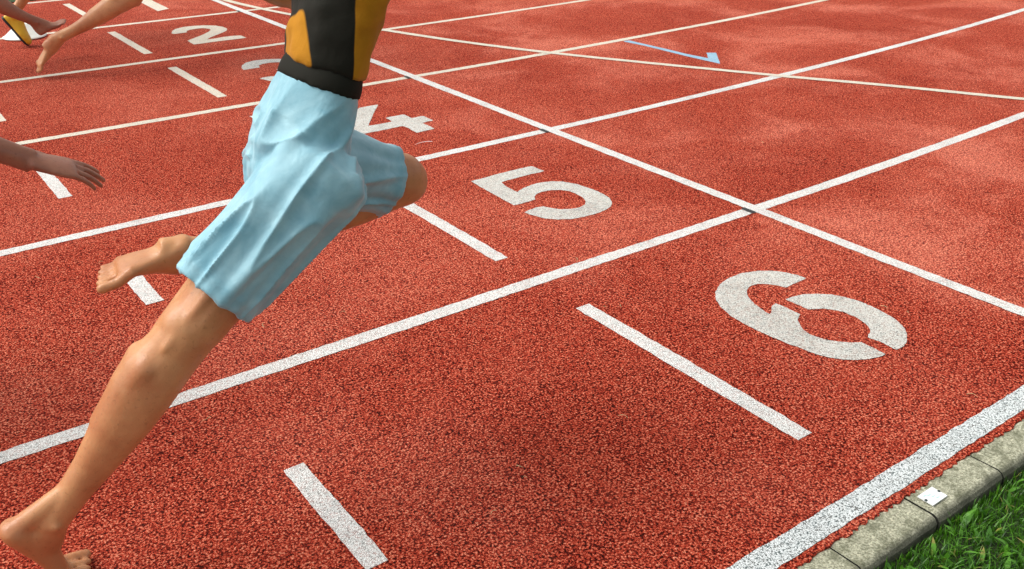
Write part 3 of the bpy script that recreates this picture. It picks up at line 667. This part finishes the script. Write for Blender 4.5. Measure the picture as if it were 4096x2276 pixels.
# runner in lane two, standing on a yellow shoe in front of the marker disc
sp = dict(k=1.0, base=(-1.57, 4.55, 0), label='farther runner wearing yellow shoes, planted in front of the white marker disc', skin='skin', voxel=.008,
  group='runners sprinting towards the finish line', shoe='both',
  J=dict(pelvis=(-1.22, 4.62, .90), waist=(-1.18, 4.62, 1.06), chest=(-1.10, 4.62, 1.29), neck=(-1.06, 4.62, 1.45), head=(-1.03, 4.62, 1.60),
    hip_r=(-1.24, 4.53, .86), knee_r=(-1.30, 4.54, .52), ankle_r=(-1.575, 4.56, .20),
    hip_l=(-1.22, 4.71, .86), knee_l=(-.90, 4.72, .74), ankle_l=(-1.20, 4.75, .56),
    shoulder_r=(-1.09, 4.43, 1.39), elbow_r=(-.97, 4.37, 1.14), wrist_r=(-.75, 4.43, 1.24),
    shoulder_l=(-1.11, 4.81, 1.39), elbow_l=(-1.33, 4.87, 1.22), wrist_l=(-1.18, 4.87, 1.08)),
  foot_r=((-1.63, 4.56, .05), (-1.50, 4.5, .03), (-1.44, 4.5, .03), (0, -1, 0)),
  foot_l=((-1.24, 4.75, .54), (-1.23, 4.75, .4), (-1.21, 4.75, .35), (0, 1, 0)),
  front_r=(1, 0, .1), shorts=(.5, .03), shorts_mat='navy_cloth', top_mat='white_cloth')
rt, J = person(sp)
shoe(rt, (-1.575, 4.56, .20), (-1.625, 4.57, .185), (-1.535, 4.50, .015), (-.3, -.95, .1), 1.0, M['shoe_yellow'])
shoe(rt, (-1.21, 4.75, .56), (-1.26, 4.75, .55), (-1.24, 4.75, .29), (0, 1, 0), 1.0, M['shoe_yellow'])

# runner behind, whose forearm reaches in at the left edge
sp = dict(k=1.0, base=(-3.0, .45, 0), label='runner cut off by the left edge, only forearm and hand showing', skin='skin_deep', voxel=.004,
  group='runners sprinting towards the finish line',
  J=dict(pelvis=(-2.98, .45, .84), waist=(-2.93, .45, 1.00), chest=(-2.84, .45, 1.21), neck=(-2.79, .45, 1.36), head=(-2.76, .45, 1.50),
    hip_r=(-3.0, .36, .80), knee_r=(-3.15, .36, .42), ankle_r=(-3.45, .38, .14),
    hip_l=(-2.98, .54, .80), knee_l=(-2.72, .54, .50), ankle_l=(-2.86, .54, .12),
    shoulder_r=(-2.74, .27, 1.12), elbow_r=(-2.56, .18, .775), wrist_r=(-2.295, .15, .612),
    shoulder_l=(-2.86, .64, 1.27), elbow_l=(-3.08, .70, 1.10), wrist_l=(-2.93, .70, .96)),
  foot_r=((-3.50, .38, .13), (-3.43, .39, .022), (-3.37, .39, .015), (0, -1, 0)),
  foot_l=((-2.92, .54, .035), (-2.76, .54, .022), (-2.69, .54, .016), (0, 1, 0)),
  hand_r=((.90, -.04, -.40), (-.3, .25, -.9), (.1, .9, .2), .28),
  shorts=(.55, .03), shorts_mat='navy_cloth', top_mat='white_cloth')
person(sp)

# runner reaching forward to land, cut by the upper left corner
sp = dict(k=1.0, base=(-2.2, 4.1, 0), label='runner cut by the upper left corner, bare leg reaching forward above the yellow shoe', skin='skin_deep', voxel=.008,
  group='runners sprinting towards the finish line',
  J=dict(pelvis=(-2.08, 4.15, .82), waist=(-2.03, 4.15, .98), chest=(-1.96, 4.15, 1.20), neck=(-1.92, 4.15, 1.36), head=(-1.89, 4.15, 1.50),
    hip_r=(-2.08, 4.06, .78), knee_r=(-1.86, 4.08, .44), ankle_r=(-1.54, 4.10, .215),
    hip_l=(-2.10, 4.24, .78), knee_l=(-2.30, 4.24, .42), ankle_l=(-2.68, 4.26, .40),
    shoulder_r=(-1.97, 3.96, 1.30), elbow_r=(-2.20, 3.90, 1.15), wrist_r=(-2.06, 3.92, 1.0),
    shoulder_l=(-1.94, 4.34, 1.30), elbow_l=(-1.82, 4.40, 1.06), wrist_l=(-1.62, 4.34, 1.16)),
  foot_r=((-1.535, 4.1, .155), (-1.42, 4.09, .19), (-1.37, 4.085, .205), (0, -1, 0)),
  foot_l=((-2.74, 4.26, .40), (-2.78, 4.26, .28), (-2.78, 4.26, .22), (0, 1, 0)),
  shorts=(.5, .03), shorts_mat='navy_cloth', top_mat='white_cloth')
person(sp)
